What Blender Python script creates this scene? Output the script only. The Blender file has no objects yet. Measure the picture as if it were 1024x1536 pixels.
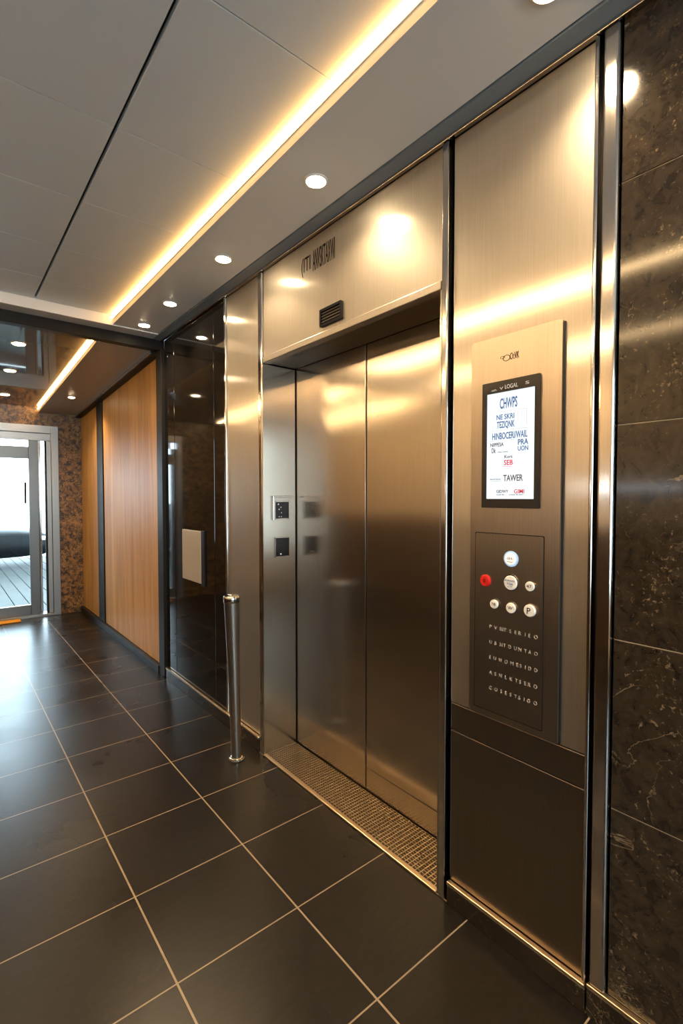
import bpy, bmesh, math, random
from mathutils import Vector, Matrix
random.seed(7)
sc = bpy.context.scene
COL = sc.collection
PI = math.pi

# ------------------------------------------------------------------ dimensions (metres)
D = 1.33            # face of the lift wall
H = 1.388           # eye height
ZC, ZS = 2.64, 2.58 # panel ceiling, dropped soffit
YB = 3.80           # beam
YE = 6.60           # far wall
XL, YF = -1.95, -2.6
def zfar(y): return 2.50 - (y - 3.85) * 0.053     # the sloping ceiling beyond the beam

# ------------------------------------------------------------------ materials
def new_mat(name):
    m = bpy.data.materials.new(name); m.use_nodes = True
    nt = m.node_tree; b = nt.nodes['Principled BSDF']
    return m, nt, b
def N(nt, t, **kw):
    n = nt.nodes.new(t)
    for k, v in kw.items(): setattr(n, k, v)
    return n
def plain(name, col, rough=.5, metal=0., coat=0., spec=.5):
    m, nt, b = new_mat(name)
    b.inputs['Base Color'].default_value = (*col, 1); b.inputs['Roughness'].default_value = rough
    b.inputs['Metallic'].default_value = metal; b.inputs['Coat Weight'].default_value = coat
    b.inputs['Specular IOR Level'].default_value = spec
    # faint procedural unevenness so nothing is dead flat
    g = N(nt, 'ShaderNodeNewGeometry'); nz = N(nt, 'ShaderNodeTexNoise'); nz.inputs['Scale'].default_value = 9
    nz.inputs['Detail'].default_value = 4
    nt.links.new(g.outputs['Position'], nz.inputs['Vector'])
    mr = N(nt, 'ShaderNodeMapRange'); mr.inputs['To Min'].default_value = max(.02, rough * .88); mr.inputs['To Max'].default_value = min(1, rough * 1.12)
    nt.links.new(nz.outputs['Fac'], mr.inputs['Value']); nt.links.new(mr.outputs['Result'], b.inputs['Roughness'])
    return m
def ramp(nt, fac, stops):
    r = N(nt, 'ShaderNodeValToRGB')
    while len(r.color_ramp.elements) < len(stops): r.color_ramp.elements.new(.5)
    for e, (p, c) in zip(r.color_ramp.elements, stops): e.position = p; e.color = (*c, 1)
    nt.links.new(fac, r.inputs['Fac']); return r.outputs['Color']
def pos_noise(nt, scale_xyz, scale=1, detail=4, rough=.6, distort=0.):
    g = N(nt, 'ShaderNodeNewGeometry'); mp = N(nt, 'ShaderNodeMapping'); mp.inputs['Scale'].default_value = scale_xyz
    nz = N(nt, 'ShaderNodeTexNoise'); nz.inputs['Scale'].default_value = scale; nz.inputs['Detail'].default_value = detail
    nz.inputs['Roughness'].default_value = rough; nz.inputs['Distortion'].default_value = distort
    nt.links.new(g.outputs['Position'], mp.inputs['Vector']); nt.links.new(mp.outputs['Vector'], nz.inputs['Vector'])
    return nz.outputs['Fac']
def brushed(name, col, rough=.24, aniso=.5, grain=.12, gscale=(420, 420, 5), wide=0., wrough=.48):
    m, nt, b = new_mat(name)
    b.inputs['Metallic'].default_value = 1
    b.inputs['Anisotropic'].default_value = aniso
    t = N(nt, 'ShaderNodeTangent'); t.direction_type = 'UV_MAP'; t.uv_map = 'UVMap'
    nt.links.new(t.outputs['Tangent'], b.inputs['Tangent'])
    f = pos_noise(nt, gscale, 1, 5, .7)
    c = ramp(nt, f, [(.25, tuple(x * .86 for x in col)), (.75, tuple(min(1, x * 1.08) for x in col))])
    nt.links.new(c, b.inputs['Base Color'])
    mr = N(nt, 'ShaderNodeMapRange'); mr.inputs['To Min'].default_value = rough * .85; mr.inputs['To Max'].default_value = rough * 1.15
    nt.links.new(f, mr.inputs['Value']); nt.links.new(mr.outputs['Result'], b.inputs['Roughness'])
    bp = N(nt, 'ShaderNodeBump'); bp.inputs['Strength'].default_value = grain; bp.inputs['Distance'].default_value = .0006
    nt.links.new(f, bp.inputs['Height'])
    # the sheet itself is very slightly wavy
    f2 = pos_noise(nt, (2.2, 2.2, 1.4), 1, 1, .4)
    bp2 = N(nt, 'ShaderNodeBump'); bp2.inputs['Strength'].default_value = .25; bp2.inputs['Distance'].default_value = .010
    nt.links.new(f2, bp2.inputs['Height']); nt.links.new(bp.outputs['Normal'], bp2.inputs['Normal'])
    nt.links.new(bp2.outputs['Normal'], b.inputs['Normal'])
    if wide:      # brushed sheet: sharp core plus a broad haze from the scratches
        h = N(nt, 'ShaderNodeBsdfPrincipled'); h.inputs['Metallic'].default_value = 1; h.inputs['Roughness'].default_value = wrough
        nt.links.new(c, h.inputs['Base Color']); nt.links.new(bp.outputs['Normal'], h.inputs['Normal'])
        mx = N(nt, 'ShaderNodeMixShader'); mx.inputs[0].default_value = wide
        nt.links.new(b.outputs[0], mx.inputs[1]); nt.links.new(h.outputs[0], mx.inputs[2])
        nt.links.new(mx.outputs[0], nt.nodes['Material Output'].inputs['Surface'])
    return m
def emis(name, col, s, base=(.8, .8, .8)):
    m, nt, b = new_mat(name)
    b.inputs['Base Color'].default_value = (*base, 1)
    b.inputs['Emission Color'].default_value = (*col, 1); b.inputs['Emission Strength'].default_value = s
    return m

M = {}
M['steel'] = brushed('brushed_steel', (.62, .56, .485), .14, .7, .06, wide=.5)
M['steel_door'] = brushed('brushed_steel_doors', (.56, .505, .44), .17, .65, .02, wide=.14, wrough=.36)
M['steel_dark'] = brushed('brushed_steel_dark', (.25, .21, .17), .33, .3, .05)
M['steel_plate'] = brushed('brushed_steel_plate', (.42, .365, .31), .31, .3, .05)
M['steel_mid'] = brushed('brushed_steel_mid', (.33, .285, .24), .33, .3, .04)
M['chrome'] = brushed('polished_steel', (.66, .62, .57), .12, .2, .03)
M['brass'] = brushed('brass_edge', (.60, .475, .32), .3, .0, .05)
M['black'] = plain('black_gap', (.006, .005, .004), .5)
M['beam'] = plain('dark_beam_paint', (.010, .008, .0065), .45, spec=.2)
M['ceiling'] = plain('ceiling_panel', (.70, .775, .84), .38)
M['soffit'] = plain('soffit_paint', (.76, .765, .765), .35)
M['white_edge'] = plain('white_edge', (.78, .75, .70), .5)
M['cornice'] = plain('cornice_grey', (.21, .245, .275), .3, .0)
M['wall_beige'] = plain('beige_wall', (.62, .52, .40), .5)
M['plastic_white'] = plain('white_button_plastic', (.80, .78, .74), .3)
M['plastic_red'] = plain('red_button_plastic', (.62, .02, .015), .25)
M['ink'] = plain('dark_ink', (.008, .006, .005), .7, spec=.1)
M['ink_light'] = plain('light_engraving', (.45, .41, .36), .5)
M['frame_alu'] = plain('door_aluminium', (.34, .335, .32), .32, .9)
M['leaf_alu'] = plain('leaf_aluminium', (.17, .165, .155), .32, .9)
M['rubber'] = plain('rubber', (.012, .012, .012), .7)
M['plate_pale'] = plain('pale_plate', (.30, .255, .20), .3, 0)
M['yellow'] = plain('yellow_mat', (.85, .36, .02), .6)
M['screen_bezel'] = plain('bezel_gloss_black', (.008, .008, .01), .15)
M['led'] = emis('led_warm', (1, .49, .12), 11)
M['led_far'] = emis('led_warm_far', (1, .52, .15), 20)
M['led2'] = emis('led_warm_added', (1, .66, .32), 45)
M['lens'] = emis('downlight_lens', (1, .78, .48), 60)
M['lens_far'] = emis('downlight_lens_far', (1, .80, .55), 22)
M['screen'] = emis('screen_glow', (.80, .93, 1.0), .74, (.02, .02, .02))
M['cool'] = emis('added_cool_tube', (.80, .92, 1), 9)
M['car'] = plain('car_paint', (.004, .005, .006), .4, 0, 0, .08)
M['car_glass'] = plain('car_glass', (.02, .022, .025), .05)
M['car_lamp'] = plain('car_lamp', (.85, .87, .9), .1)
M['outdoor_wall'] = plain('white_render', (.88, .88, .88), .8)
def screen_ink(name, col):
    m, nt, b = new_mat(name); b.inputs['Base Color'].default_value = (*col, 1)
    b.inputs['Emission Color'].default_value = (*col, 1); b.inputs['Emission Strength'].default_value = .10; return m
M['sc_blue'] = screen_ink('screen_blue', (.03, .10, .34))
M['sc_red'] = screen_ink('screen_red', (.60, .02, .05))
M['sc_dark'] = screen_ink('screen_dark', (.08, .05, .07))
M['sc_line'] = screen_ink('screen_line', (.45, .48, .52))
M['sc_white'] = screen_ink('screen_white', (.6, .6, .62))

def floor_mat():
    m, nt, b = new_mat('dark_slate_tiles')
    g = N(nt, 'ShaderNodeNewGeometry'); sx = N(nt, 'ShaderNodeSeparateXYZ'); nt.links.new(g.outputs['Position'], sx.inputs[0])
    def line(sock, off, pitch, w):
        a = N(nt, 'ShaderNodeMath', operation='SUBTRACT'); nt.links.new(sock, a.inputs[0]); a.inputs[1].default_value = off
        p = N(nt, 'ShaderNodeMath', operation='PINGPONG'); nt.links.new(a.outputs[0], p.inputs[0]); p.inputs[1].default_value = pitch / 2
        l = N(nt, 'ShaderNodeMath', operation='LESS_THAN'); nt.links.new(p.outputs[0], l.inputs[0]); l.inputs[1].default_value = w / 2
        return l.outputs[0]
    lx = line(sx.outputs['X'], .497, .412, .0058); ly = line(sx.outputs['Y'], .96, .392, .0045)
    mx = N(nt, 'ShaderNodeMath', operation='MAXIMUM'); nt.links.new(lx, mx.inputs[0]); nt.links.new(ly, mx.inputs[1])
    f = pos_noise(nt, (22, 60, 22), 1, 8, .68, .6)
    f2 = pos_noise(nt, (1, 1, 1), 1.7, 3)
    tile = ramp(nt, f, [(.25, (.0038, .0031, .0025)), (.52, (.0072, .0057, .0045)), (.8, (.0145, .0112, .0085))])
    grain = N(nt, 'ShaderNodeTexNoise'); grain.inputs['Scale'].default_value = 150; grain.inputs['Detail'].default_value = 2
    nt.links.new(g.outputs['Position'], grain.inputs['Vector'])
    spk = ramp(nt, grain.outputs['Fac'], [(.80, (0, 0, 0)), (.83, (.10, .085, .065))])
    add = N(nt, 'ShaderNodeMix', data_type='RGBA', blend_type='ADD'); add.inputs['Factor'].default_value = 1
    nt.links.new(tile, add.inputs['A']); nt.links.new(spk, add.inputs['B'])
    mix = N(nt, 'ShaderNodeMix', data_type='RGBA'); nt.links.new(mx.outputs[0], mix.inputs['Factor'])
    nt.links.new(add.outputs['Result'], mix.inputs['A']); mix.inputs['B'].default_value = (.24, .18, .12, 1)
    nt.links.new(mix.outputs['Result'], b.inputs['Base Color'])
    mr = N(nt, 'ShaderNodeMapRange'); mr.inputs['From Min'].default_value = .3; mr.inputs['From Max'].default_value = .7
    mr.inputs['To Min'].default_value = .25; mr.inputs['To Max'].default_value = .34; b.inputs['Specular IOR Level'].default_value = .28
    nt.links.new(f2, mr.inputs['Value']); nt.links.new(mr.outputs['Result'], b.inputs['Roughness'])
    # height: slate cleft texture minus the joint
    h = N(nt, 'ShaderNodeMath', operation='SUBTRACT'); nt.links.new(f, h.inputs[0]); nt.links.new(mx.outputs[0], h.inputs[1])
    bp = N(nt, 'ShaderNodeBump'); bp.inputs['Strength'].default_value = .35; bp.inputs['Distance'].default_value = .0010
    nt.links.new(h.outputs[0], bp.inputs['Height']); nt.links.new(bp.outputs['Normal'], b.inputs['Normal'])
    return m
M['floor'] = floor_mat()

def granite(name, base, mid, fleck, rough, vein=.0, dens=.66, ms=7, stops=(.30, .62, .86)):
    m, nt, b = new_mat(name)
    a = pos_noise(nt, (1, 1, 1), ms, 9, .68, .9)
    c1 = ramp(nt, a, [(stops[0], base), (stops[1], mid), (stops[2], tuple(x * 1.6 for x in mid))])
    fl = pos_noise(nt, (1, 1, 1), 85, 4, .7, .4)
    bl = pos_noise(nt, (1, 1, 1), 5.0, 4, .6, .5)
    bs = N(nt, 'ShaderNodeMath', operation='MULTIPLY_ADD'); nt.links.new(bl, bs.inputs[0]); bs.inputs[1].default_value = .45; bs.inputs[2].default_value = .275
    pm = N(nt, 'ShaderNodeMath', operation='MULTIPLY'); nt.links.new(fl, pm.inputs[0]); nt.links.new(bs.outputs[0], pm.inputs[1])
    k = ramp(nt, pm.outputs[0], [(dens * .5, (0, 0, 0)), (dens * .5 + .07, (1, 1, 1))])
    mix = N(nt, 'ShaderNodeMix', data_type='RGBA'); nt.links.new(k, mix.inputs['Factor'])
    nt.links.new(c1, mix.inputs['A']); mix.inputs['B'].default_value = (*fleck, 1)
    out = mix.outputs['Result']
    if vein > 0:
        v = pos_noise(nt, (1, 1, 1), 3.1, 6, .6, 1.6)
        s = N(nt, 'ShaderNodeMath', operation='SUBTRACT'); nt.links.new(v, s.inputs[0]); s.inputs[1].default_value = .5
        ab = N(nt, 'ShaderNodeMath', operation='ABSOLUTE'); nt.links.new(s.outputs[0], ab.inputs[0])
        kk = ramp(nt, ab.outputs[0], [(0, (vein, vein, vein)), (.006, (0, 0, 0))])
        mask = ramp(nt, pos_noise(nt, (1, 1, 1), 4.2, 2), [(.52, (0, 0, 0)), (.62, (1, 1, 1))])
        mm = N(nt, 'ShaderNodeMix', data_type='RGBA', blend_type='MULTIPLY'); mm.inputs['Factor'].default_value = 1
        nt.links.new(kk, mm.inputs['A']); nt.links.new(mask, mm.inputs['B'])
        mix2 = N(nt, 'ShaderNodeMix', data_type='RGBA'); nt.links.new(mm.outputs['Result'], mix2.inputs['Factor'])
        nt.links.new(out, mix2.inputs['A']); mix2.inputs['B'].default_value = (.42, .33, .2, 1); out = mix2.outputs['Result']
    nt.links.new(out, b.inputs['Base Color']); b.inputs['Roughness'].default_value = rough
    return m
M['granite'] = granite('brown_black_granite', (.010, .0072, .0050), (.036, .0265, .0180), (.20, .15, .09), .10, .5, .62, 24)
M['granite_black'] = granite('polished_black_granite', (.0035, .003, .0026), (.009, .0075, .0062), (.05, .04, .03), .05, 0, .70)
M['granite_skirt'] = granite('dark_skirting_granite', (.008, .006, .004), (.022, .015, .009), (.16, .11, .06), .2, .5, .64)
M['mosaic'] = granite('golden_brown_marble', (.012, .006, .002), (.19, .095, .026), (.46, .26, .08), .3, .0, .56, 20, (.42, .55, .66))
M['joint'] = plain('tan_joint', (.42, .33, .21), .6)

def wood(name, dark, light, spec=.3):
    m, nt, b = new_mat(name)
    f = pos_noise(nt, (55, 55, 1.6), 1, 8, .65, .7)
    f2 = pos_noise(nt, (6, 6, .5), 1, 4, .6, 1.2)
    a = N(nt, 'ShaderNodeMath', operation='ADD'); nt.links.new(f, a.inputs[0]); nt.links.new(f2, a.inputs[1])
    h = N(nt, 'ShaderNodeMath', operation='MULTIPLY'); nt.links.new(a.outputs[0], h.inputs[0]); h.inputs[1].default_value = .5
    nt.links.new(ramp(nt, h.outputs[0], [(.33, dark), (.52, tuple((x + y) / 2 for x, y in zip(dark, light))), (.68, light)]), b.inputs['Base Color'])
    b.inputs['Roughness'].default_value = .45; b.inputs['Specular IOR Level'].default_value = spec
    bp = N(nt, 'ShaderNodeBump'); bp.inputs['Strength'].default_value = .12; bp.inputs['Distance'].default_value = .001
    nt.links.new(f, bp.inputs['Height']); nt.links.new(bp.outputs['Normal'], b.inputs['Normal'])
    return m
M['wood'] = wood('oak_veneer', (.26, .120, .028), (.58, .325, .090))
M['added_wainscot'] = wood('added_dark_wainscot', (.03, .016, .008), (.07, .04, .02))
M['deck'] = wood('grey_deck_boards', (.020, .024, .022), (.042, .048, .045), .05)

def glass_mat(name, tint, ior=1.45):
    m = bpy.data.materials.new(name); m.use_nodes = True; nt = m.node_tree
    nt.nodes.clear(); o = N(nt, 'ShaderNodeOutputMaterial'); t = N(nt, 'ShaderNodeBsdfTransparent'); t.inputs[0].default_value = (*tint, 1)
    g = N(nt, 'ShaderNodeBsdfGlossy'); g.inputs['Roughness'].default_value = .02
    fr = N(nt, 'ShaderNodeFresnel'); fr.inputs['IOR'].default_value = ior
    mx = N(nt, 'ShaderNodeMixShader'); nt.links.new(fr.outputs[0], mx.inputs[0]); nt.links.new(t.outputs[0], mx.inputs[1]); nt.links.new(g.outputs[0], mx.inputs[2])
    nt.links.new(mx.outputs[0], o.inputs['Surface']); return m
M['glass'] = glass_mat('clear_glass', (.93, .96, .95))
M['ceiling_gloss'] = plain('stretched_gloss_ceiling', (.16, .145, .13), .07, 0, .6)
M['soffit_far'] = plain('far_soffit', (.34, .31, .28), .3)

# ------------------------------------------------------------------ mesh helpers (world coordinates)
def uv_fill(me):
    uv = me.uv_layers.new(name='UVMap')
    for p in me.polygons:
        n = p.normal
        for li in p.loop_indices:
            v = me.vertices[me.loops[li].vertex_index].co
            if abs(n.z) > .7: uv.data[li].uv = (v.x, v.y)
            elif abs(n.x) > abs(n.y): uv.data[li].uv = (v.y, v.z)
            else: uv.data[li].uv = (v.x, v.z)
WLOC = {}
def obj(name, bm, mat, parent=None, smooth=False, origin=None):
    bmesh.ops.recalc_face_normals(bm, faces=bm.faces)
    xs = [v.co for v in bm.verts]
    lo = Vector([min(c[i] for c in xs) for i in range(3)]); hi = Vector([max(c[i] for c in xs) for i in range(3)])
    o3 = Vector(origin) if origin else Vector(((lo.x + hi.x) / 2, (lo.y + hi.y) / 2, (lo.z + hi.z) / 2))
    me = bpy.data.meshes.new(name); bm.to_mesh(me); bm.free()
    uv_fill(me)
    me.transform(Matrix.Translation(-o3))
    me.materials.append(M[mat] if isinstance(mat, str) else mat)
    if smooth:
        for p in me.polygons: p.use_smooth = True
        try: me.set_sharp_from_angle(angle=math.radians(40))
        except Exception: pass
    o = bpy.data.objects.new(name, me); COL.objects.link(o)
    WLOC[o.name] = o3
    if parent is not None:
        o.parent = parent; o.location = o3 - WLOC[parent.name]
    else: o.location = o3
    return o
def thing(name, label, cat, loc, group=None):
    o = bpy.data.objects.new(name, None); COL.objects.link(o); o.location = loc; o.empty_display_size = .05
    WLOC[o.name] = Vector(loc); o['label'] = label; o['category'] = cat
    if group: o['group'] = group
    return o
def tag(o, label, cat, group=None, kind=None):
    o['label'] = label; o['category'] = cat
    if group: o['group'] = group
    if kind: o['kind'] = kind
    return o
def struct(name, bm, mat, label, cat, smooth=False):
    o = obj(name, bm, mat, None, smooth); tag(o, label, cat, kind='structure'); return o
def NB(): return bmesh.new()
def box(bm, x0, x1, y0, y1, z0, z1, bev=0., seg=2):
    t = bmesh.new()
    vs = [t.verts.new((x, y, z)) for x in (x0, x1) for y in (y0, y1) for z in (z0, z1)]
    for f in ((0, 1, 3, 2), (4, 6, 7, 5), (0, 4, 5, 1), (2, 3, 7, 6), (0, 2, 6, 4), (1, 5, 7, 3)): t.faces.new([vs[i] for i in f])
    if bev > 0: bmesh.ops.bevel(t, geom=t.edges[:], offset=bev, segments=seg, affect='EDGES', profile=.5)
    merge(bm, t); return bm
def merge(bm, t):
    me = bpy.data.meshes.new('tmp'); t.to_mesh(me); t.free(); bm.from_mesh(me); bpy.data.meshes.remove(me)
def hexa(bm, pts):     # 8 corners: bottom four then top four, same winding
    vs = [bm.verts.new(p) for p in pts]
    for f in ((0, 1, 2, 3), (4, 5, 6, 7), (0, 1, 5, 4), (1, 2, 6, 5), (2, 3, 7, 6), (3, 0, 4, 7)): bm.faces.new([vs[i] for i in f])
def prism_yz(bm, pts, x0, x1, bev=0.):    # polygon in the wall plane given thickness along x
    t = bmesh.new()
    a = [t.verts.new((x0, y, z)) for y, z in pts]; b = [t.verts.new((x1, y, z)) for y, z in pts]
    t.faces.new(a); t.faces.new(b[::-1]); n = len(pts)
    for i in range(n): t.faces.new((a[i], b[i], b[(i + 1) % n], a[(i + 1) % n]))
    if bev > 0:
        ed = [e for e in t.edges if abs(e.verts[0].co.x - e.verts[1].co.x) < 1e-6 and abs(e.verts[0].co.x - x0) < 1e-6]
        bmesh.ops.bevel(t, geom=ed, offset=bev, segments=2, affect='EDGES')
    merge(bm, t)
def rrect(y0, y1, z0, z1, r, seg=6):
    out = []
    for cy, cz, a0 in ((y1 - r, z1 - r, 0), (y0 + r, z1 - r, 90), (y0 + r, z0 + r, 180), (y1 - r, z0 + r, 270)):
        for k in range(seg + 1):
            a = math.radians(a0 + 90 * k / seg); out.append((cy + r * math.cos(a), cz + r * math.sin(a)))
    return out
def circ(cy, cz, r, n=32, sq=1.0): return [(cy + r * math.cos(2 * PI * k / n), cz + sq * r * math.sin(2 * PI * k / n)) for k in range(n)]
def lathe(bm, prof, c, axis='z', n=40, lean=(0, 0)):   # prof: (r, h)
    rings = []
    for r, h in prof:
        ring = []
        for k in range(n):
            a = 2 * PI * k / n
            if axis == 'z': p = (c[0] + r * math.cos(a) + lean[0] * h, c[1] + r * math.sin(a) + lean[1] * h, c[2] + h)
            else: p = (c[0] - h, c[1] + r * math.cos(a), c[2] + r * math.sin(a))
            ring.append(bm.verts.new(p))
        rings.append(ring)
    for a, b in zip(rings, rings[1:]):
        for k in range(n): bm.faces.new((a[k], a[(k + 1) % n], b[(k + 1) % n], b[k]))
    bm.faces.new(rings[0][::-1]); bm.faces.new(rings[-1])
def ring_yz(bm, outer, inner, x0, x1):   # flat frame between two closed outlines of equal count
    n = len(outer)
    A = [bm.verts.new((x0, *p)) for p in outer]; B = [bm.verts.new((x0, *p)) for p in inner]
    C_ = [bm.verts.new((x1, *p)) for p in outer]; E_ = [bm.verts.new((x1, *p)) for p in inner]
    for i in range(n):
        j = (i + 1) % n
        bm.faces.new((A[i], A[j], B[j], B[i])); bm.faces.new((C_[i], E_[i], E_[j], C_[j]))
        bm.faces.new((A[i], C_[i], C_[j], A[j])); bm.faces.new((B[i], B[j], E_[j], E_[i]))
def text_bm(bm, s, ya, yb, z0, z1, x, th=.0006, slant=0., bold=0.):
    """lettering on the lift wall: reads from larger y (ya) to smaller y (yb)"""
    cu = bpy.data.curves.new('tmp_text', 'FONT'); cu.body = s; cu.extrude = .5; cu.offset = bold; cu.resolution_u = 3
    o = bpy.data.objects.new('tmp_text', cu); COL.objects.link(o)
    bpy.context.view_layer.update()
    dg = bpy.context.evaluated_depsgraph_get(); me = bpy.data.meshes.new_from_object(o.evaluated_get(dg))
    bpy.data.objects.remove(o); bpy.data.curves.remove(cu)
    xs = [v.co.x for v in me.vertices]; ys = [v.co.y for v in me.vertices]
    xa, xb, yc, yd = min(xs), max(xs), min(ys), max(ys)
    for v in me.vertices:
        u = (v.co.x - xa) / (xb - xa); w = (v.co.y - yc) / (yd - yc)
        e = -th if v.co.z > 0 else 0
        v.co = (x + e, ya + (yb - ya) * u, z0 + (z1 - z0) * w + slant * (u - .5))
    bm.from_mesh(me); bpy.data.meshes.remove(me)

# ------------------------------------------------------------------ setting: floor, walls, ceilings
bm = NB(); box(bm, XL - .1, D + .30, YF - .1, YE + .14, -.12, 0)
struct('floor', bm, 'floor', 'dark slate tile floor with tan grout lines', 'floor')

# backing of the lift wall (around the opening)
bm = NB(); box(bm, D + .035, D + .36, YF, 1.046, .0, 2.7)
bk = struct('wall_right', bm, 'black', 'dark backing wall behind the control panel and brown granite', 'wall')
bm = NB(); box(bm, D + .035, D + .36, 2.325, YE + .12, .0, 2.7)
struct('wall_right', bm, 'black', 'dark backing wall behind the black granite and oak', 'wall')
bm = NB(); box(bm, D + .035, D + .36, 1.046, 2.325, 2.14, 2.7)
struct('wall_right', bm, 'black', 'dark backing wall above the lift door', 'wall')
bm = NB(); box(bm, D + .27, D + .36, 1.046, 2.325, 0, 2.14)
struct('wall_right', bm, 'black', 'dark closed shaft behind the lift door', 'wall')
# brown granite slabs to the right, joints showing tan
bm = NB()
zs = [.088, .582, 1.023, 1.569, 2.168, 2.57]
ys = [.531, -.62, -1.6, YF]
for a, b in zip(zs, zs[1:]):
    for c, d in zip(ys[1:], ys): box(bm, D, D + .03, c + .001, d - .001, a + .0015, b - .0015, .0008, 1)
gr = obj('stone_slabs', bm, 'granite', bk); gr['label'] = 'polished brown-black granite slabs with gold flecks'
bm = NB(); box(bm, D + .003, D + .034, YF, .530, .085, 2.57); j = obj('slab_joints', bm, 'joint', bk)

bm = NB(); box(bm, XL - .12, XL, YF - .1, YE + .1, 0, 2.7)
wl = struct('wall_left', bm, 'wall_beige', 'beige wall across the lobby facing the lift', 'wall')
bm = NB(); box(bm, XL + .0003, XL + .02, YF, YE, 0, 1.12, .003); wn = obj('added_wainscot', bm, 'added_wainscot', wl); wn['label'] = 'dark wooden panelling added to darken the lift door reflections'  # unseen dark panelling, added so the lower lift doors reflect darker

# wall behind the viewer with a daylight window
wx0, wx1, wz0, wz1 = -.95, 1.15, .55, 2.45
bm = NB(); y0, y1 = YF - .12, YF
box(bm, XL, wx0, y0, y1, 0, 2.7); box(bm, wx1, D + .035, y0, y1, 0, 2.7); box(bm, wx0, wx1, y0, y1, 0, wz0); box(bm, wx0, wx1, y0, y1, wz1, 2.7)
struct('wall_back', bm, 'wall_beige', 'beige wall with a window behind the viewer', 'wall')
bm = NB()
for (a, b, c, d) in ((wx0, wx1, wz0, wz0 + .05), (wx0, wx1, wz1 - .05, wz1), (wx0, wx0 + .05, wz0, wz1), (wx1 - .05, wx1, wz0, wz1), (.12, .18, wz0, wz1)):
    box(bm, a, b, YF - .08, YF - .03, c, d)
w1 = struct('window_1', bm, 'frame_alu', 'aluminium framed window behind the viewer', 'window')
bm = NB(); box(bm, wx0 + .05, wx1 - .05, YF - .058, YF - .052, wz0 + .05, wz1 - .05); obj('window_pane', bm, 'glass', w1)

# far wall with the entrance door
dx0, dx1, dz1 = .10, 1.085, 2.205
bm = NB()
box(bm, XL, dx0, YE, YE + .12, 0, 2.62); box(bm, dx1, D + .03, YE, YE + .12, 0, 2.62); box(bm, dx0, dx1, YE, YE + .12, dz1, 2.62)
struct('wall_far', bm, 'mosaic', 'mottled golden-brown marble wall around the entrance door', 'wall')

# panel ceiling
bm = NB()
yj = [YF, -1.75, -1.15, -.55, .05, .62, 1.20, 1.81, 2.345, 2.85, 3.30, 3.67]
for x0, x1 in ((XL, -.60), (-.595, .482), (.494, .955)):
    for a, b in zip(yj, yj[1:]): box(bm, x0, x1, a + .0013, b - .0013, ZC, ZC + .02, .0012, 1)
cl = struct('ceiling', bm, 'ceiling', 'grey satin ceiling panels with dark joints', 'ceiling')
bm = NB(); box(bm, XL, D + .1, YF - .1, 3.86, ZC + .021, ZC + .08); obj('ceiling_void', bm, 'black', cl)
# dropped soffit beside the lift wall
bm = NB(); box(bm, .955, 1.258, YF, 3.67, ZS, ZC + .02); sf = obj('soffit', bm, 'soffit', cl)
bm = NB(); box(bm, .950, .9548, YF, 3.67, ZS - .001, ZC - .001); obj('soffit_edge', bm, 'white_edge', cl)
# cornice along the wall
bm = NB()
hexa(bm, [(1.264, YF, 2.575), (D - .006, YF, 2.572), (D - .006, 3.80, 2.572), (1.264, 3.80, 2.575), (1.264, YF, 2.655), (D - .006, YF, 2.655), (D - .006, 3.80, 2.655), (1.264, 3.80, 2.655)])
co = struct('trim_1', bm, 'cornice', 'dark grey cornice between ceiling and lift wall', 'trim')
bm = NB(); box(bm, 1.312, 1.328, YF, 3.80, 2.560, 2.5715, .002); l = obj('cornice_lip', bm, 'chrome', co)
# ceiling edge band and dark beam
bm = NB(); box(bm, XL, 1.2635, 3.672, 3.798, 2.573, 2.66, .003)
struct('trim_2', bm, 'soffit', 'grey band closing the panel ceiling before the beam', 'trim')
bm = NB(); box(bm, XL, D + .02, 3.80, 3.866, 2.500, 2.66, .002)
struct('trim_3', bm, 'beam', 'dark beam crossing the ceiling', 'trim')

# sloping glossy ceiling beyond the beam
def slab(bm, x0, x1, y0, y1, dz0, dz1):
    hexa(bm, [(x0, y0, zfar(y0) + dz0), (x1, y0, zfar(y0) + dz0), (x1, y1, zfar(y1) + dz0), (x0, y1, zfar(y1) + dz0),
              (x0, y0, zfar(y0) + dz1), (x1, y0, zfar(y0) + dz1), (x1, y1, zfar(y1) + dz1), (x0, y1, zfar(y1) + dz1)])
FX = .895
bm = NB(); slab(bm, XL, FX, 3.867, YE - .001, .055, .08)
c2 = struct('ceiling', bm, 'ceiling_gloss', 'glossy dark ceiling sloping towards the entrance', 'ceiling')
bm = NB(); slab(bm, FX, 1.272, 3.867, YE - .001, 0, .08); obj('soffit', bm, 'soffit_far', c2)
bm = NB(); slab(bm, FX - .005, FX - .0005, 3.867, YE - .001, -.001, .05); obj('soffit_edge', bm, 'white_edge', c2)
bm = NB(); slab(bm, 1.273, D + .02, 3.867, YE - .001, -.025, .07)
t4 = struct('trim_4', bm, 'beam', 'black cornice above the wooden panels', 'trim')
bm = NB(); slab(bm, 1.262, 1.272, 3.867, YE - .001, -.020, -.004); obj('steel_bead', bm, 'chrome', t4)

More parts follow.
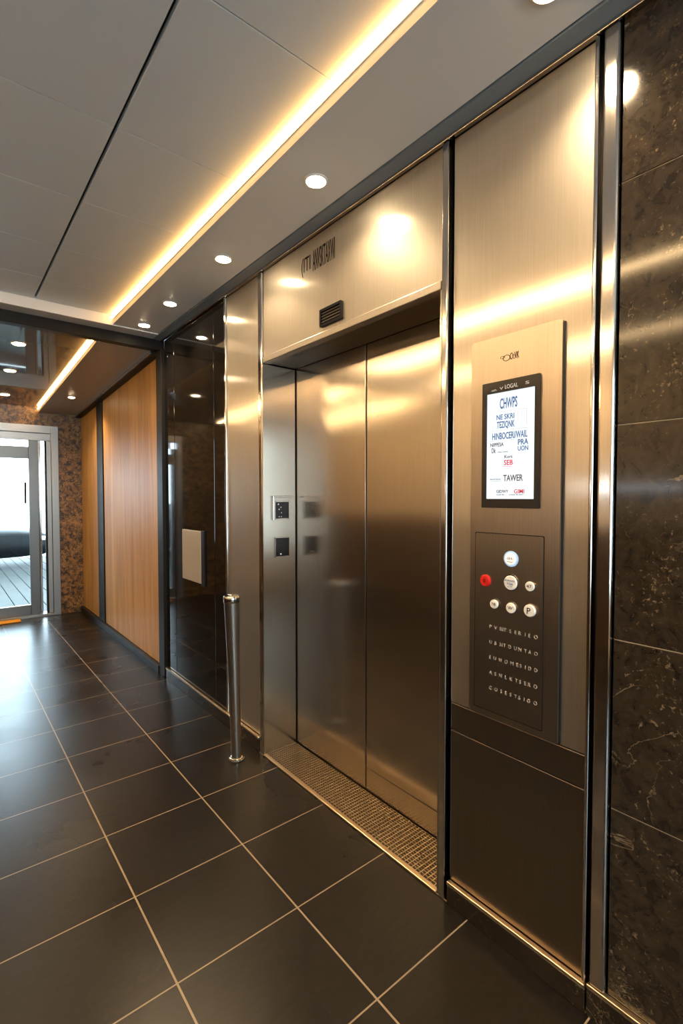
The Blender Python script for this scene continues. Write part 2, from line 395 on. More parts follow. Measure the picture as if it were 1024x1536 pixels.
# ------------------------------------------------------------------ skirting
def skirting(name, label, y0, y1, h, cap_mat='brass', mat='granite_skirt', x0=None, cap=.010):
    x0 = D - .017 if x0 is None else x0
    bm = NB(); box(bm, x0, D + .034, y0, y1, 0, h - cap, .0015, 1)
    o = struct(name, bm, mat, label, 'skirting')
    bm = NB(); box(bm, x0 - .002, D - .001, y0, y1, h - cap + .0002, h + .001, .003); obj('cap_strip', bm, cap_mat, o)
    return o
skirting('baseboard_right', 'dark granite skirting with brass cap under the right steel panel', .582, 1.046, .077)
skirting('baseboard_right', 'dark granite skirting under the brown granite wall', YF, .5775, .087)
skirting('baseboard_right', 'dark granite skirting with brass cap left of the lift', 2.325, 3.742, .083)
skirting('baseboard_right', 'low black skirting under the wooden panels', 3.87, YE - .002, .060, 'beam', 'beam', D - .03)

# ------------------------------------------------------------------ vertical trims
def vtrim(n, label, y0, y1, z0, z1, x0, mat, bev=.004, seg=3, x1=None):
    bm = NB(); box(bm, x0, D + .034 if x1 is None else x1, y0, y1, z0, z1, bev, seg)
    return struct('trim_%d' % n, bm, mat, label, 'trim')
ZT = 2.559
vtrim(5, 'thin steel bead at right edge of the right steel panel', .583, .594, .079, ZT, D - .013, 'chrome', .004)
vtrim(6, 'wide steel strip bordering the brown granite', .533, .5725, .089, ZT, D - .016, 'chrome', .007)
vtrim(7, 'steel strip between lift door and control panel', 1.0605, 1.0865, .001, ZT, D - .014, 'chrome', .005)
vtrim(8, 'thin steel strip between black granite and steel panel', 2.708, 2.728, .085, ZT, D - .008, 'chrome', .004)
vtrim(9, 'steel strip at left edge of the lift surround', 2.283, 2.322, .001, ZT, D - .012, 'chrome', .006)
vtrim(10, 'black post at right edge of the large wooden panel', 3.748, 3.866, .001, 2.499, D - .024, 'beam', .003)
vtrim(11, 'black strip between the two wooden panels', 5.560, 5.795, .062, 2.37, D - .012, 'beam', .003)

# ------------------------------------------------------------------ wall panels
def panel(name, label, cat, y0, y1, z0, z1, mat, group=None, x0=D, bev=.0025, th=.03):
    bm = NB(); box(bm, x0, x0 + th, y0, y1, z0, z1, bev, 2); o = obj(name, bm, mat); return tag(o, label, cat, group)
panel('steel_wall_panel', 'tall brushed steel wall panel behind the display and buttons', 'wall panel', .597, 1.046, .694, ZT, 'steel', 'steel wall panels')
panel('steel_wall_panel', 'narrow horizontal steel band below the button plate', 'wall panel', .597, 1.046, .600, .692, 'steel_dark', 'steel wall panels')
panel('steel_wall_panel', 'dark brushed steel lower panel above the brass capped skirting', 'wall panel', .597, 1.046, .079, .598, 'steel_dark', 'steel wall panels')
panel('steel_wall_panel', 'tall narrow steel panel left of the lift behind the bollard', 'wall panel', 2.324, 2.706, .085, ZT, 'steel', 'steel wall panels')
G = 'polished black granite panels'
panel('black_granite_panel', 'narrow black granite strip beside the tall narrow steel panel', 'wall panel', 2.730, 2.888, .085, ZT, 'granite_black', G)
panel('black_granite_panel', 'wide polished black granite panel carrying the pale plate', 'wall panel', 2.893, 3.553, .085, ZT, 'granite_black', G)
panel('black_granite_panel', 'narrow black granite strip next to the wooden panel', 'wall panel', 3.558, 3.746, .085, ZT, 'granite_black', G)
def wood_panel(label, y0, y1):
    bm = NB(); x0, x1 = D, D + .03
    hexa(bm, [(x0, y0, .062), (x1, y0, .062), (x1, y1, .062), (x0, y1, .062), (x0, y0, zfar(y0) - .027), (x1, y0, zfar(y0) - .027), (x1, y1, zfar(y1) - .027), (x0, y1, zfar(y1) - .027)])
    bmesh.ops.bevel(bm, geom=bm.edges[:], offset=.002, segments=1, affect='EDGES')
    tag(obj('wood_wall_panel', bm, 'wood'), label, 'wall panel', 'wooden wall panels')
wood_panel('wide oak wall panel left of the black granite', 3.868, 5.558)
wood_panel('narrow oak wall panel in the corner beside the entrance wall', 5.797, YE - .004)

t = thing('wall_plate', 'pale blank rectangular plate fixed low on the black granite', 'sign plate', (D, 3.23, .81))
bm = NB(); box(bm, D - .016, D - .0003, 3.075, 3.39, .815, 1.160, .004); obj('face_plate', bm, 'plate_pale', t)
bm = NB(); box(bm, D - .012, D - .0003, 3.035, 3.0745, .80, 1.165, .002); e = obj('side_strip', bm, 'beam', t); e['label'] = 'dark side strip'  # dark strip along the right side of the pale plate

# ------------------------------------------------------------------ the lift entrance
YA, YZ = 1.092, 2.280    # clear opening
DD = D + .20
L = thing('elevator_entrance', 'brushed steel elevator with closed two-leaf door in its recess', 'elevator', (D + .1, 1.69, 0))
def leaf(y0, y1):
    bm = NB(); box(bm, DD, DD + .04, y0, y1, .012, 2.12, .003)
    o = obj('door_leaf', bm, 'steel_door', L); return o
lf = leaf(1.7030, YZ + .03); rl = leaf(YA - .03, 1.6945)
bm = NB(); box(bm, DD - .0012, DD - .0002, YA + .003, 1.688, .115, .1172); s = obj('kick_plate_seam', bm, 'black', rl)
bm = NB(); box(bm, DD + .045, DD + .05, YA - .03, YZ + .03, .002, 2.13); d = obj('door_gap', bm, 'black', L)
# jambs
bm = NB(); box(bm, D - .010, DD - .006, YZ - .004, YZ + .0025, .006, 2.083, .001, 1); jl = obj('jamb', bm, 'steel_door', L)
bm = NB(); box(bm, D - .010, DD - .006, YA - .004, YA + .003, .006, 2.083, .001, 1); jr = obj('jamb', bm, 'steel_door', L)
# header
bm = NB(); box(bm, D, D + .03, YA, YZ - .0005, 2.116, ZT, .002); hp = tag(obj('steel_wall_panel', bm, 'steel'), 'bright steel header panel with lettering above the lift door', 'wall panel', 'steel wall panels')
bm = NB(); box(bm, D - .010, D + .03, YA, YZ - .0045, 2.085, 2.1155, .003); obj('header_lip', bm, 'steel', L)
bm = NB(); box(bm, D + .031, DD - .006, YA + .004, YZ - .0045, 2.087, 2.100); obj('head_lining', bm, 'steel_dark', L)
bm = NB(); text_bm(bm, '(ITI', 1.928, 1.858, 2.405, 2.492, D - .0004)
text_bm(bm, 'ANVSKTAXWI', 1.838, 1.678, 2.408, 2.500, D - .0004, slant=.0)
ins = obj('inscription', bm, 'ink', hp); ins['label'] = 'black lettering'
# sill and threshold
bm = NB(); box(bm, D + .012, DD + .040, YA - .03, YZ + .03, .0002, .0015)
obj('sill', bm, 'steel_dark', L)

t = thing('threshold_grate', 'woven brass-coloured metal grate on the floor before the lift door', 'floor grate', (D + .09, 1.69, 0))
bm = NB(); gx0, gx1, gy0, gy1 = D + .0045, DD - .008, YA + .006, YZ - .008
n = 15
for k in range(n + 1):
    x = gx0 + (gx1 - gx0) * k / n; box(bm, x - .0012, x + .0012, gy0, gy1, .003, .0078)
n = 64
for k in range(n + 1):
    y = gy0 + (gy1 - gy0) * k / n; box(bm, gx0, gx1, y - .0016, y + .0016, .0035, .0085)
obj('mesh', bm, 'brass', t)
bm = NB(); box(bm, gx0, gx1, gy0, gy1, .0016, .003); obj('base_tray', bm, plain('tray_brown', (.030, .020, .012), .6), t)
bm = NB(); box(bm, D - .0165, D + .004, YA + .0035, YZ - .0048, .0003, .010, .003); obj('edge_strip', bm, 'brass', t)

# small indicator units on the left jamb (facing the viewer)
def jamb_unit(name, label, cat, z0, z1, dots, hood):
    x0, x1 = D + .058, D + .152; y = YZ - .0045
    t = thing(name, label, cat, ((x0 + x1) / 2, y, z0), 'indicator units on the left jamb')
    bm = NB()
    for a, b, c, d in ((x0, x1, z0, z0 + .006), (x0, x1, z1 - .006, z1), (x0, x0 + .005, z0, z1), (x1 - .005, x1, z0, z1)): box(bm, a, b, y - .007, y, c, d, .0012, 1)
    obj('frame', bm, 'chrome', t)
    bm = NB(); box(bm, x0 + .0052, x1 - .0052, y - .004, y - .0003, z0 + .0062, z1 - .0062); obj('dark_window', bm, 'screen_bezel', t)
    bm = NB()
    for (u, v, r) in dots:
        lathe_pt = (x0 + (x1 - x0) * u, z0 + (z1 - z0) * v)
        box(bm, lathe_pt[0] - r, lathe_pt[0] + r, y - .0052, y - .0041, lathe_pt[1] - r, lathe_pt[1] + r, r * .4, 1)
    obj('pictogram', bm, 'sc_white', t)
    if hood:
        bm = NB(); box(bm, x0 - .014, x0 - .004, y - .016, y, z0 - .002, z1 + .026, .002); box(bm, x0 - .014, x1 + .014, y - .016, y, z1 + .018, z1 + .028, .002)
        obj('hood', bm, 'chrome', t)
    return t
jamb_unit('floor_indicator', 'upper dark floor indicator with hood on the left door jamb', 'indicator', 1.265, 1.365, [(.25, .82, .003), (.42, .66, .0022), (.30, .55, .0026), (.45, .36, .0018), (.3, .15, .0018), (.45, .15, .0018)], True)
jamb_unit('card_reader', 'lower dark card reader with one small light on the left door jamb', 'card reader', 1.060, 1.170, [(.40, .16, .0035)], False)

# ventilation grille on the header
t = thing('vent_grille', 'small black slatted vent above the lift door', 'vent', (D, 1.697, 2.135), None)
vy0, vy1, vz0, vz1 = 1.620, 1.774, 2.137, 2.213
bm = NB(); ring_yz(bm, rrect(vy0, vy1, vz0, vz1, .006), rrect(vy0 + .011, vy1 - .011, vz0 + .011, vz1 - .011, .003), D - .012, D - .0004)
obj('frame', bm, 'screen_bezel', t)
bm = NB(); box(bm, D - .003, D - .0006, vy0 + .010, vy1 - .010, vz0 + .010, vz1 - .010); obj('backing', bm, 'black', t)
for k in range(4):
    z = vz0 + .019 + k * .0125
    bm = NB(); hexa(bm, [(D - .010, vy0 + .0115, z - .002), (D - .0035, vy0 + .0115, z + .004), (D - .0035, vy1 - .0115, z + .004), (D - .010, vy1 - .0115, z - .002),
                         (D - .010, vy0 + .0115, z - .0005), (D - .0035, vy0 + .0115, z + .0055), (D - .0035, vy1 - .0115, z + .0055), (D - .010, vy1 - .0115, z - .0005)])
    obj('slat', bm, 'steel_dark', t)

# ------------------------------------------------------------------ control panel
CP = thing('control_panel', 'raised steel lift control panel with screen and round buttons', 'control panel', (D, .815, .70))
cy0, cy1, cz0, cz1 = .668, .962, .698, 1.871
XP = D - .014
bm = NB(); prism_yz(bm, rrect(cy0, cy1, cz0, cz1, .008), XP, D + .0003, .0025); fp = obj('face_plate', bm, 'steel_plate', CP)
bm = NB(); box(bm, D - .0058, D - .0004, cy0 - .0035, cy0 - .0003, cz0, cz1 - .006); obj('edge_shadow', bm, 'black', CP)  # black strip standing in for the shadow along the raised plate's edge
# logo: a small loop emblem and lettering
bm = NB()
ring_yz(bm, circ(.838, 1.801, .0125, 24, .75), circ(.838, 1.801, .0105, 24, .72), XP - .0007, XP - .0002)
ring_yz(bm, circ(.851, 1.805, .008, 20, .5), circ(.851, 1.805, .0065, 20, .42), XP - .0007, XP - .0002)
text_bm(bm, 'OtVK', .826, .796, 1.793, 1.813, XP - .0002)
obj('logo', bm, 'ink', fp)
# screen
sy0, sy1, sz0, sz1 = .727, .917, 1.354, 1.735
bm = NB(); ring_yz(bm, rrect(sy0, sy1, sz0, sz1, .003), rrect(.743, .901, 1.381, 1.701, .001), XP - .006, XP - .0002)
SB = obj('display_screen', bm, 'screen_bezel', CP)
bm = NB(); box(bm, XP - .0035, XP - .0004, .7435, .9005, 1.3815, 1.7005); sg = obj('lit_screen', bm, 'screen', SB); sg['label'] = 'glowing white notice screen'
XS = XP - .0037
def stext(name, mat, items):
    for (s, ya, yb, z0, z1) in items:
        bm = NB(); text_bm(bm, s, ya, yb, z0, z1, XS, .0004, bold=.022); obj(name, bm, mat, SB)
def sc(px, py):   # screen zoom fractions -> wall metres
    return .9005 - px * .157, 1.7005 - py * .319
def it(s, u0, u1, v0, v1):
    a, z1 = sc(u0, v0); b, z0 = sc(u1, v1); return (s, a, b, z0, z1)
stext('heading_text', 'sc_blue', [it('CHWPS', .28, .65, .055, .155), it('NE SKRI', .21, .59, .205, .255), it('TEZIQNK', .22, .60, .27, .345), it('HINBOCERI/WAIL', .12, .86, .375, .44),
                          it('PRA', .67, .88, .455, .505), it('UON', .67, .88, .515, .56)])
stext('small_text', 'sc_dark', [it('NIPPESA', .08, .37, .468, .505), it('Dk', .11, .20, .515, .565), it('TIAA STEAL', .24, .47, .553, .565), it('Kors', .39, .56, .59, .62),
                          it('TAWER', .37, .78, .775, .835), it('BEASTREAL', .08, .32, .808, .82), it('GIDWY', .22, .48, .915, .945), it('SIPE', .22, .40, .957, .967), it('LOLR IN EAT', .50, .80, .955, .967)])
stext('red_text', 'sc_red', [it('SEB', .38, .57, .635, .685), it('GIMI', .60, .81, .91, .95), it('PRONET', .36, .56, .693, .70)])
bm = NB()
def sline(u0, v0, u1, v1, w=.0006):
    bm = NB()
    a, za = sc(u0, v0); b, zb = sc(u1, v1); box(bm, XS - .0003, XS, min(a, b) - w, max(a, b) + w, min(za, zb) - w, max(za, zb) + w); obj('ruled_line', bm, 'sc_line', SB)
sline(.13, .18, .84, .18); sline(.06, .355, .90, .355); sline(.06, .452, .88, .452); sline(.13, .18, .13, .355); sline(.84, .18, .84, .33); sline(.66, .2, .66, .33); sline(.74, .2, .74, .33); sline(.06, .355, .06, .452); sline(.08, .832, .32, .832, .0009)
for q in (('LOGAL', .838, .796, 1.7085, 1.7205), ('-WP-', .886, .866, 1.7065, 1.7125), ('V', .856, .844, 1.7085, 1.7165), ('S', .772, .760, 1.711, 1.7195)):
    bm = NB(); text_bm(bm, *q, XP - .0062); obj('status_text', bm, 'sc_line', SB)

# button plate: a lower plate with an incised outline
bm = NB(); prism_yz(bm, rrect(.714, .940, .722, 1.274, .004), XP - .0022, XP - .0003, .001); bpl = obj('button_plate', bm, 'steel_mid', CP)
bm = NB(); ring_yz(bm, rrect(.711, .943, .719, 1.277, .005), rrect(.7145, .9395, .7225, 1.2735, .004), XP - .0009, XP - .0002); obj('plate_gap', bm, 'black', bpl)
XB = XP - .0023
def button(y, z, r, mat, ring, legend, ink='ink', label=None, h=.007, sq=False):
    bm = NB()
    lathe(bm, [(r * 1.0, 0), (r * 1.0, h * .7), (r * .93, h), (r * .5, h * 1.08)], (XB, y, z), 'x', 32)
    o = obj('push_button', bm, mat, CP, True)
    if label: o['label'] = label
    bm = NB(); ring_yz(bm, circ(y, z, r * (1.26 if ring == 'ring_blue' else 1.13)), circ(y, z, r * 1.01), XB - .003, XB); obj('button_ring', bm, ring, o)
    bm = NB()
    for (s, dy0, dy1, dz0, dz1) in legend: text_bm(bm, s, y + r * dy0, y + r * dy1, z + r * dz0, z + r * dz1, XB - h * 1.08 - .0002, .0005)
    if legend: obj('legend', bm, ink, o)
    return o
M['ring_blue'] = emis('button_ring_glow', (.35, .62, 1), .30, (.3, .45, .6))
M['button_lit'] = emis('button_lit', (.92, .96, 1), .25)
button(.814, 1.203, .0185, 'button_lit', 'ring_blue', [('-IH-', .62, -.62, -.12, .32), ('_', .5, -.5, -.5, -.44)], 'sc_dark', 'lit white button with blue ring')
button(.901, 1.127, .0165, 'plastic_red', 'plastic_red', [('0', .25, -.25, -.4, .4)], 'ink', 'red alarm button')
button(.813, 1.132, .0215, 'plastic_white', 'chrome', [('FIOVATR', .75, -.75, .18, .42), ('TOA', .5, -.5, -.3, .0), ('--', .4, -.4, -.55, -.5)], 'sc_blue', 'largest white button')
button(.751, 1.130, .0140, 'plastic_white', 'chrome', [('47', .55, -.5, -.3, .35)])
button(.868, 1.059, .0135, 'plastic_white', 'chrome', [('78', .55, -.5, -.3, .35)])
button(.811, 1.057, .0155, 'plastic_white', 'chrome', [('W', .5, -.5, -.3, .35)])
button(.750, 1.060, .0175, 'plastic_white', 'brass', [('P', .35, -.3, -.5, .5)], h=.009)
rows = ['P  V  BIT  S  E R  1 E  O', 'U  B  31T  D  U N  T A  O', 'E  U  N  O  M  E S  1 D  D', 'A  S  N  L  K  T S  E R  O', 'C  O  S  E  S  T S  1 G  O']
for k, s in enumerate(rows):
    z = .986 - k * .0478
    bm = NB(); text_bm(bm, s, .886, .727, z - .0055, z + .0055, XB - .0001, .0005); obj('engraved_row', bm, 'ink_light', bpl)

# ------------------------------------------------------------------ bollard
t = thing('bollard', 'slim brushed steel bollard standing left of the lift', 'bollard', (1.185, 2.330, 0))
LE = (-.020, .012)
c = (1.185, 2.330, 0)
bm = NB(); lathe(bm, [(.026, .020), (.0275, .2), (.033, .55), (.041, .838)], c, 'z', 40, LE); obj('post', bm, 'steel_plate', t, True)
bm = NB(); lathe(bm, [(.041, .8385), (.043, .841), (.043, .866), (.039, .874), (.012, .876), (.010, .880)], c, 'z', 40, LE); obj('cap', bm, 'chrome', t, True)
bm = NB(); lathe(bm, [(.036, .0004), (.0375, .004), (.036, .018), (.031, .022)], c, 'z', 40); bc = obj('base_collar', bm, 'chrome', t, True)
bm = NB()
for k in range(24):
    a = 2 * PI * k / 24; x, y = c[0] + .0375 * math.cos(a), c[1] + .0375 * math.sin(a)
    box(bm, x - .0025, x + .0025, y - .0025, y + .0025, .007, .014, .001, 1)
obj('bead_row', bm, 'chrome', bc)

# ------------------------------------------------------------------ lamps
def led(name, label, pts, mat, r=.008):
    """half-round diffuser with a slim aluminium profile along a polyline of two points"""
    (a, b) = pts
    t = thing(name, label, 'LED strip', ((a[0] + b[0]) / 2, (a[1] + b[1]) / 2, min(a[2], b[2])), 'warm LED strips')
    bm = NB(); d = Vector(b) - Vector(a); n = 10
    R = []
    for p in (a, b):
        ring = [bm.verts.new((p[0] - r * math.sin(PI * k / n), p[1], p[2] - r * math.cos(PI * k / n))) for k in range(n + 1)]; R.append(ring)
    for k in range(n): bm.faces.new((R[0][k], R[0][k + 1], R[1][k + 1], R[1][k]))
    bm.faces.new(R[0]); bm.faces.new(R[1][::-1]); bm.faces.new((R[0][0], R[1][0], R[1][n], R[0][n]))
    obj('diffuser', bm, mat, t)
    bm = NB(); hexa(bm, [(p[0] + dx, p[1], p[2] + dz) for dz in (-.0135, -.0095) for (p, dx) in ((a, -.003), (a, .0005), (b, .0005), (b, -.003))]); obj('profile', bm, 'white_edge', t)
led('led_strip', 'long warm LED strip along the ceiling step above the lift wall', ((.9493, YF + .1, ZC - .014), (.9493, 3.66, ZC - .014)), 'led', .011)
led('led_strip', 'warm LED strip in the sloping ceiling beyond the dark beam', ((FX - .0057, 3.90, zfar(3.90) + .034), (FX - .0057, YE - .03, zfar(YE - .03) + .034)), 'led_far', .011)
def added_led_flat(label, x, y0, y1):  # added line lamps, unseen, that reflect as bright bands in the steel
    t = thing('led_strip', label, 'LED strip', (x, (y0 + y1) / 2, ZC - .02), 'warm LED strips')
    bm = NB(); box(bm, x - .034, x + .034, y0, y1, ZC - .012, ZC - .0002, .002, 1); obj('profile', bm, 'frame_alu', t)
    bm = NB(); box(bm, x - .019, x + .019, y0 + .01, y1 - .01, ZC - .018, ZC - .0122, .002, 1); obj('diffuser', bm, 'led2', t)
added_led_flat('warm LED line added on the ceiling out of frame for reflections, nearer the lift wall', -.25, -1.4, 3.6)
added_led_flat('warm LED line added on the ceiling out of frame for reflections, nearer the opposite wall', -1.45, -1.4, 3.6)

def led_far(label, x):  # added unseen line lamps, meant to reflect in the black granite
    y0, y1 = 4.0, 6.4; t = thing('led_strip', label, 'LED strip', (x, 5.2, zfar(5.2) + .035), 'warm LED strips')
    bm = NB(); slab(bm, x - .02, x + .02, y0, y1, .043, .0548); obj('profile', bm, 'frame_alu', t)
    bm = NB(); slab(bm, x - .013, x + .013, y0 + .01, y1 - .01, .037, .0428); obj('diffuser', bm, 'led2', t)
led_far('warm LED line added on the glossy far ceiling out of frame for reflections, nearer the oak panels', -.35)
led_far('warm LED line added on the glossy far ceiling out of frame for reflections, nearer the opposite wall', -1.25)

def downlight(label, x, y, zc, r=.034, watt=26, lens='lens', group='downlights in the lift soffit', tilt=0., size=68):
    t = thing('downlight', label, 'downlight', (x, y, zc), group)
    bm = NB(); lathe(bm, [(r + .010, -.0005), (r + .010, -.004), (r + .004, -.007), (r + .001, -.004)], (x, y, zc), 'z', 32)
    if tilt:
        for v in bm.verts: v.co.z -= (v.co.y - y) * tilt
    obj('trim_ring', bm, 'white_edge', t, True)
    bm = NB(); lathe(bm, [(r, -.0075), (r * .8, -.0095), (r * .3, -.0105)], (x, y, zc), 'z', 32)
    if tilt:
        for v in bm.verts: v.co.z -= (v.co.y - y) * tilt
    obj('lens', bm, lens, t, True)
    if watt:
        ld = bpy.data.lights.new('downlight_beam', 'SPOT'); ld.energy = watt; ld.color = (1, .72, .42); ld.spot_size = math.radians(size * 1.9); ld.spot_blend = .8; ld.shadow_soft_size = r
        lo = bpy.data.objects.new('downlight_beam', ld); COL.objects.link(lo); lo.parent = t; lo.location = (0, 0, -.02)
    return t
XD = 1.122
for y, lab in ((.615, 'downlight at the top edge above the control panel'), (1.53, 'downlight over the right half of the lift door'),
               (2.315, 'downlight over the left jamb of the lift'), (3.05, 'downlight in the soffit before the black granite panels'),
               (3.545, 'last downlight in the soffit just before the dark beam'), (-.25, 'downlight out of frame beside the granite wall'), (-1.15, 'rearmost downlight out of frame')):
    downlight(lab, XD, y, ZS)
for x, y, lab in ((.330, 3.95, 'flush downlight touching the dark beam at the left edge'), (.475, 4.38, 'nearest flush downlight in the glossy far ceiling'), (.492, 5.16, 'middle flush downlight in the glossy far ceiling'),
                  (.53, 6.10, 'farthest flush downlight in the glossy far ceiling')):
    downlight(lab, x, y, zfar(y) + .055, .040, 7, 'lens_far', 'downlights in the glossy far ceiling', .053)
downlight('small downlight beside the far LED strip near the oak panels', 1.06, 5.66, zfar(5.66), .028, 34, 'lens', 'downlights by the oak panels', .053)
for y in (-1.2, .4, 2.0, 3.4):  # added unseen downlights: fill light and bounce off the beige wall
    downlight('fill downlight added out of frame over the left of the lobby', -1.62, y, ZC, .036, 17, 'lens', 'fill downlights added out of frame')

t = thing('added_tube_lamp', 'slim cool white tube lamp added on the opposite wall out of frame for its reflected streak', 'added lamp', (XL, 1.75, 1.46))  # added unseen lamp, gives steel and granite a thin cool reflection
bm = NB(); box(bm, XL + .0005, XL + .03, 1.30, 2.25, 1.450, 1.480, .004); obj('housing', bm, 'frame_alu', t)
bm = NB(); box(bm, XL + .0302, XL + .042, 1.32, 2.23, 1.454, 1.476, .004); obj('tube', bm, 'cool', t)

# ------------------------------------------------------------------ entrance door
bm = NB()
fy0, fy1 = YE - .03, YE + .06
box(bm, dx0, dx0 + .075, fy0, fy1, 0, dz1, .004); box(bm, 1.010, dx1, fy0, fy1, 0, dz1, .004); box(bm, dx0 + .075, 1.010, fy0, fy1, 2.115, dz1, .004)
dr = struct('door_1', bm, 'frame_alu', 'aluminium framed glass entrance door in the marble wall', 'door')
bm = NB()
box(bm, .175, .245, fy0 + .02, fy1 - .02, .03, 2.03, .003); box(bm, .787, .880, fy0 + .02, fy1 - .02, .03, 2.03, .003)
box(bm, .245, .787, fy0 + .02, fy1 - .02, .03, .150, .003); box(bm, .245, .787, fy0 + .02, fy1 - .02, 1.820, 1.955, .003)
lfm = obj('door_leaf', bm, 'leaf_alu', dr)
bm = NB(); box(bm, .2455, .7865, YE + .012, YE + .018, .1505, 1.8195); obj('glass_pane', bm, 'glass', lfm)
bm = NB(); lathe(bm, [(.010, 1.31), (.011, 1.32), (.011, 1.54), (.010, 1.55)], (.748, YE - .035, 0), 'z', 16)
box(bm, .743, .753, YE - .035, YE + .010, 1.335, 1.345); box(bm, .743, .753, YE - .035, YE + .010, 1.515, 1.525); h = obj('handle', bm, 'rubber', lfm); h['label'] = 'black bar handle'
bm = NB(); box(bm, .2455, .7865, YE + .012, YE + .018, 1.9555, 2.03); obj('transom_glass', bm, 'glass', dr)
bm = NB(); box(bm, .245, 1.009, fy0 + .022, fy1 - .022, 2.0305, 2.1145, .003); obj('transom_bar', bm, 'frame_alu', dr)
bm = NB(); box(bm, .8815, .905, fy0 + .01, fy1 - .01, .03, 2.03, .004); obj('meeting_post', bm, 'chrome', dr)
bm = NB(); box(bm, .945, .962, fy0 + .02, fy1 - .02, .03, 2.03, .003); g_ = obj('side_post', bm, 'beam', dr); g_['label'] = 'dark narrow post'
bm = NB(); box(bm, .9055, .9445, YE + .012, YE + .018, .03, 2.03); obj('side_glass', bm, 'glass', dr)
bm = NB(); box(bm, .9625, 1.0095, fy0 + .02, fy1 - .02, .03, 2.03, .003); obj('side_stile', bm, 'frame_alu', dr)
bm = NB(); box(bm, .176, 1.009, fy0 + .002, fy1 + .06, .0005, .029, .003); obj('door_sill', bm, 'frame_alu', dr)

bm = NB(); box(bm, .30, .672, YE - .16, YE - .045, .0006, .016, .005); tag(obj('floor_mat', bm, 'yellow'), 'bright yellow floor strip in front of the entrance door', 'mat')

# ------------------------------------------------------------------ outside the door
bm = NB()
x = -4.0
while x < 6: 
    box(bm, x, x + .155, YE + .18, 13.6, -.06, -.02, .004, 1); x += .163
dk = struct('terrace_deck', bm, 'deck', 'grey plank deck outside the entrance door', 'deck')
bm = NB(); box(bm, -4.0, 6.0, YE + .18, 13.6, -.12, -.061); obj('deck_bearers', bm, 'rubber', dk)
bm = NB(); box(bm, -14, 18, 13.61, 60, -.14, -.02); box(bm, -14, 18, -9, YF - .25, -.14, -.02)
struct('pavement', bm, plain('pavement', (.42, .42, .42), .8), 'pale pavement outside', 'pavement')

CX, CY = -.90, 12.3
car = thing('car', 'low dark car parked outside the glass entrance door', 'car', (CX, CY, -.02))
st = [  # x, floor z, shoulder z, top z, half width
    (-2.25, .42, .62, .66, .62), (-2.18, .26, .70, .78, .80), (-1.6, .22, .80, .86, .89), (-.9, .21, .80, .87, .91), (0, .21, .78, .87, .91),
    (.7, .21, .76, .84, .90), (1.3, .21, .72, .79, .89), (2.1, .22, .69, .75, .88), (2.5, .24, .65, .70, .82), (2.68, .30, .57, .60, .70)]
bm = NB(); R = []
for x, zf, zs_, zt, w in st:
    ring = [(-w * .9, zf), (-w, zf + .12), (-w * 1.0, (zf + zs_) / 2), (-w * .985, zs_ - .05), (-w * .93, zs_), (-w * .6, zt - .012), (0, zt), (w * .6, zt - .012), (w * .93, zs_), (w * .985, zs_ - .05), (w, (zf + zs_) / 2), (w, zf + .12), (w * .9, zf)]
    R.append([bm.verts.new((CX + x, CY + y, z - .02)) for y, z in ring])
for a, b in zip(R, R[1:]):
    n = len(a)
    for k in range(n): bm.faces.new((a[k], a[(k + 1) % n], b[(k + 1) % n], b[k]))
bm.faces.new(R[0]); bm.faces.new(R[-1][::-1]); obj('body', bm, 'car', car, True)
bm = NB(); R = []
for x, zt, w in ((-1.75, .85, .70), (-1.05, 1.24, .58), (-.2, 1.27, .58), (.75, .83, .74)):
    R.append([bm.verts.new((CX + x, CY + y, z - .02)) for y, z in ((-w - .08, .80), (-w, zt - .03), (-w * .7, zt), (w * .7, zt), (w, zt - .03), (w + .08, .80))])
for a, b in zip(R, R[1:]):
    for k in range(6): bm.faces.new((a[k], a[(k + 1) % 6], b[(k + 1) % 6], b[k]))
bm.faces.new(R[0]); bm.faces.new(R[-1][::-1]); obj('cabin', bm, 'car_glass', car, True)
for x in (-1.4, 1.4):
    for s in (-1, 1):
        bm = NB(); t2 = bmesh.new(); lathe(t2, [(.22, 0), (.31, .0), (.325, .03), (.325, .17), (.31, .2), (.22, .2)], (0, 0, 0), 'z', 28)
        bmesh.ops.rotate(t2, verts=t2.verts[:], matrix=Matrix.Rotation(PI / 2 * s, 3, 'X')); bmesh.ops.translate(t2, verts=t2.verts[:], vec=(CX + x, CY + s * .93, .305)); merge(bm, t2)
        wh = obj('wheel', bm, 'rubber', car, True)
        bm = NB(); t2 = bmesh.new(); lathe(t2, [(.21, -.004), (.2, -.012), (.06, -.006), (.04, -.014)], (0, 0, 0), 'z', 20)
        bmesh.ops.rotate(t2, verts=t2.verts[:], matrix=Matrix.Rotation(PI / 2 * s, 3, 'X')); bmesh.ops.translate(t2, verts=t2.verts[:], vec=(CX + x, CY + s * .93, .305)); merge(bm, t2)
        obj('rim', bm, 'frame_alu', wh)
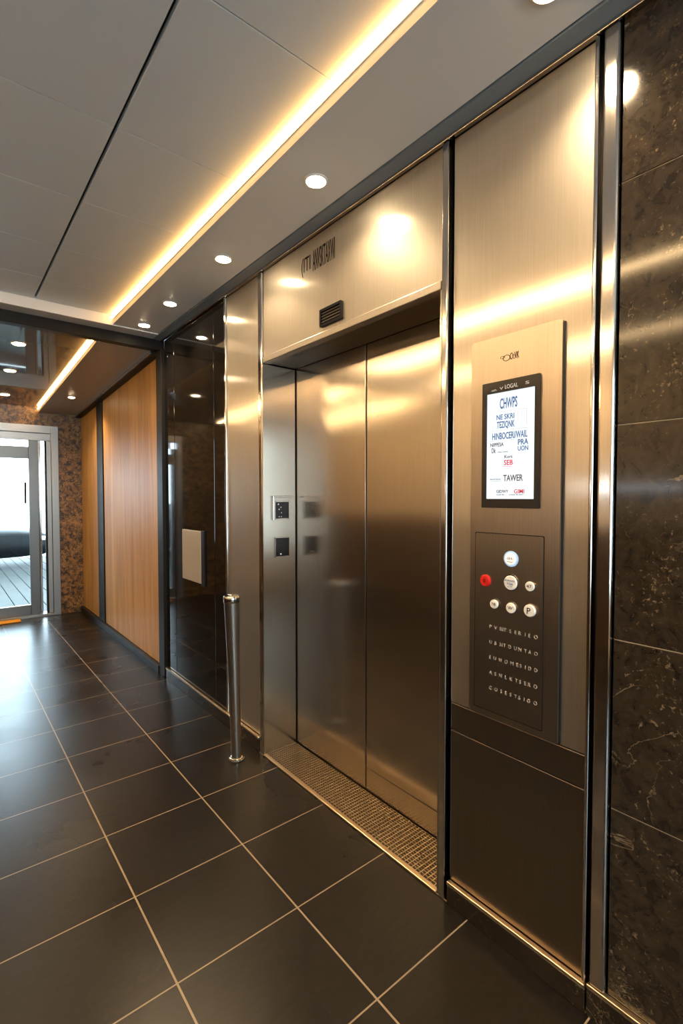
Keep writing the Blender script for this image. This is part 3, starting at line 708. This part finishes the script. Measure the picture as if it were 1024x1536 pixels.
for s in (-1, 1):
    bm = NB(); t2 = bmesh.new(); bmesh.ops.create_uvsphere(t2, u_segments=16, v_segments=10, radius=1)
    for v in t2.verts: v.co = Vector((CX + 2.42 + v.co.x * .16, CY + s * .76 + v.co.y * .09, .55 + v.co.z * .06))
    merge(bm, t2); obj('headlamp', bm, 'car_lamp', car, True)

# ------------------------------------------------------------------ daylight
w = bpy.data.worlds.new('sky'); sc_ = bpy.context.scene; sc_.world = w; w.use_nodes = True
nt = w.node_tree; bg = nt.nodes['Background']; bg.inputs['Color'].default_value = (.66, .84, 1.0, 1); bg.inputs['Strength'].default_value = 8.5
def portal(name, loc, rot, sx, sy):
    ld = bpy.data.lights.new(name, 'AREA'); ld.shape = 'RECTANGLE'; ld.size = sx; ld.size_y = sy; ld.cycles.is_portal = True
    o = bpy.data.objects.new(name, ld); COL.objects.link(o); o.location = loc; o.rotation_euler = rot
portal('window_daylight', ((wx0 + wx1) / 2, YF - .13, (wz0 + wz1) / 2), (PI / 2, 0, 0), wx1 - wx0, wz1 - wz0)   # -Z faces +Y
portal('door_daylight', ((dx0 + dx1) / 2, YE + .14, dz1 / 2), (-PI / 2, 0, 0), dx1 - dx0, dz1)

# ------------------------------------------------------------------ camera
cd = bpy.data.cameras.new('camera'); cam = bpy.data.objects.new('camera', cd); COL.objects.link(cam)
cam.location = (0, 0, H); cam.rotation_euler = (PI / 2 - math.radians(1.783), 0, -math.radians(39.157))
cd.sensor_fit = 'HORIZONTAL'; cd.sensor_width = 36; cd.lens = 36 * 738.9 / 1024; cd.clip_start = .02; cd.clip_end = 200
sc_.camera = cam
vs = sc_.view_settings; vs.view_transform = 'Standard'; vs.look = 'None'; vs.exposure = 0.72; vs.gamma = 1; vs.use_curve_mapping = False
sc_.cycles.max_bounces = 10; sc_.cycles.diffuse_bounces = 4; sc_.cycles.glossy_bounces = 6; sc_.cycles.transparent_max_bounces = 12
sc_.cycles.use_denoising = True; sc_.cycles.sample_clamp_indirect = 6; sc_.cycles.caustics_reflective = True
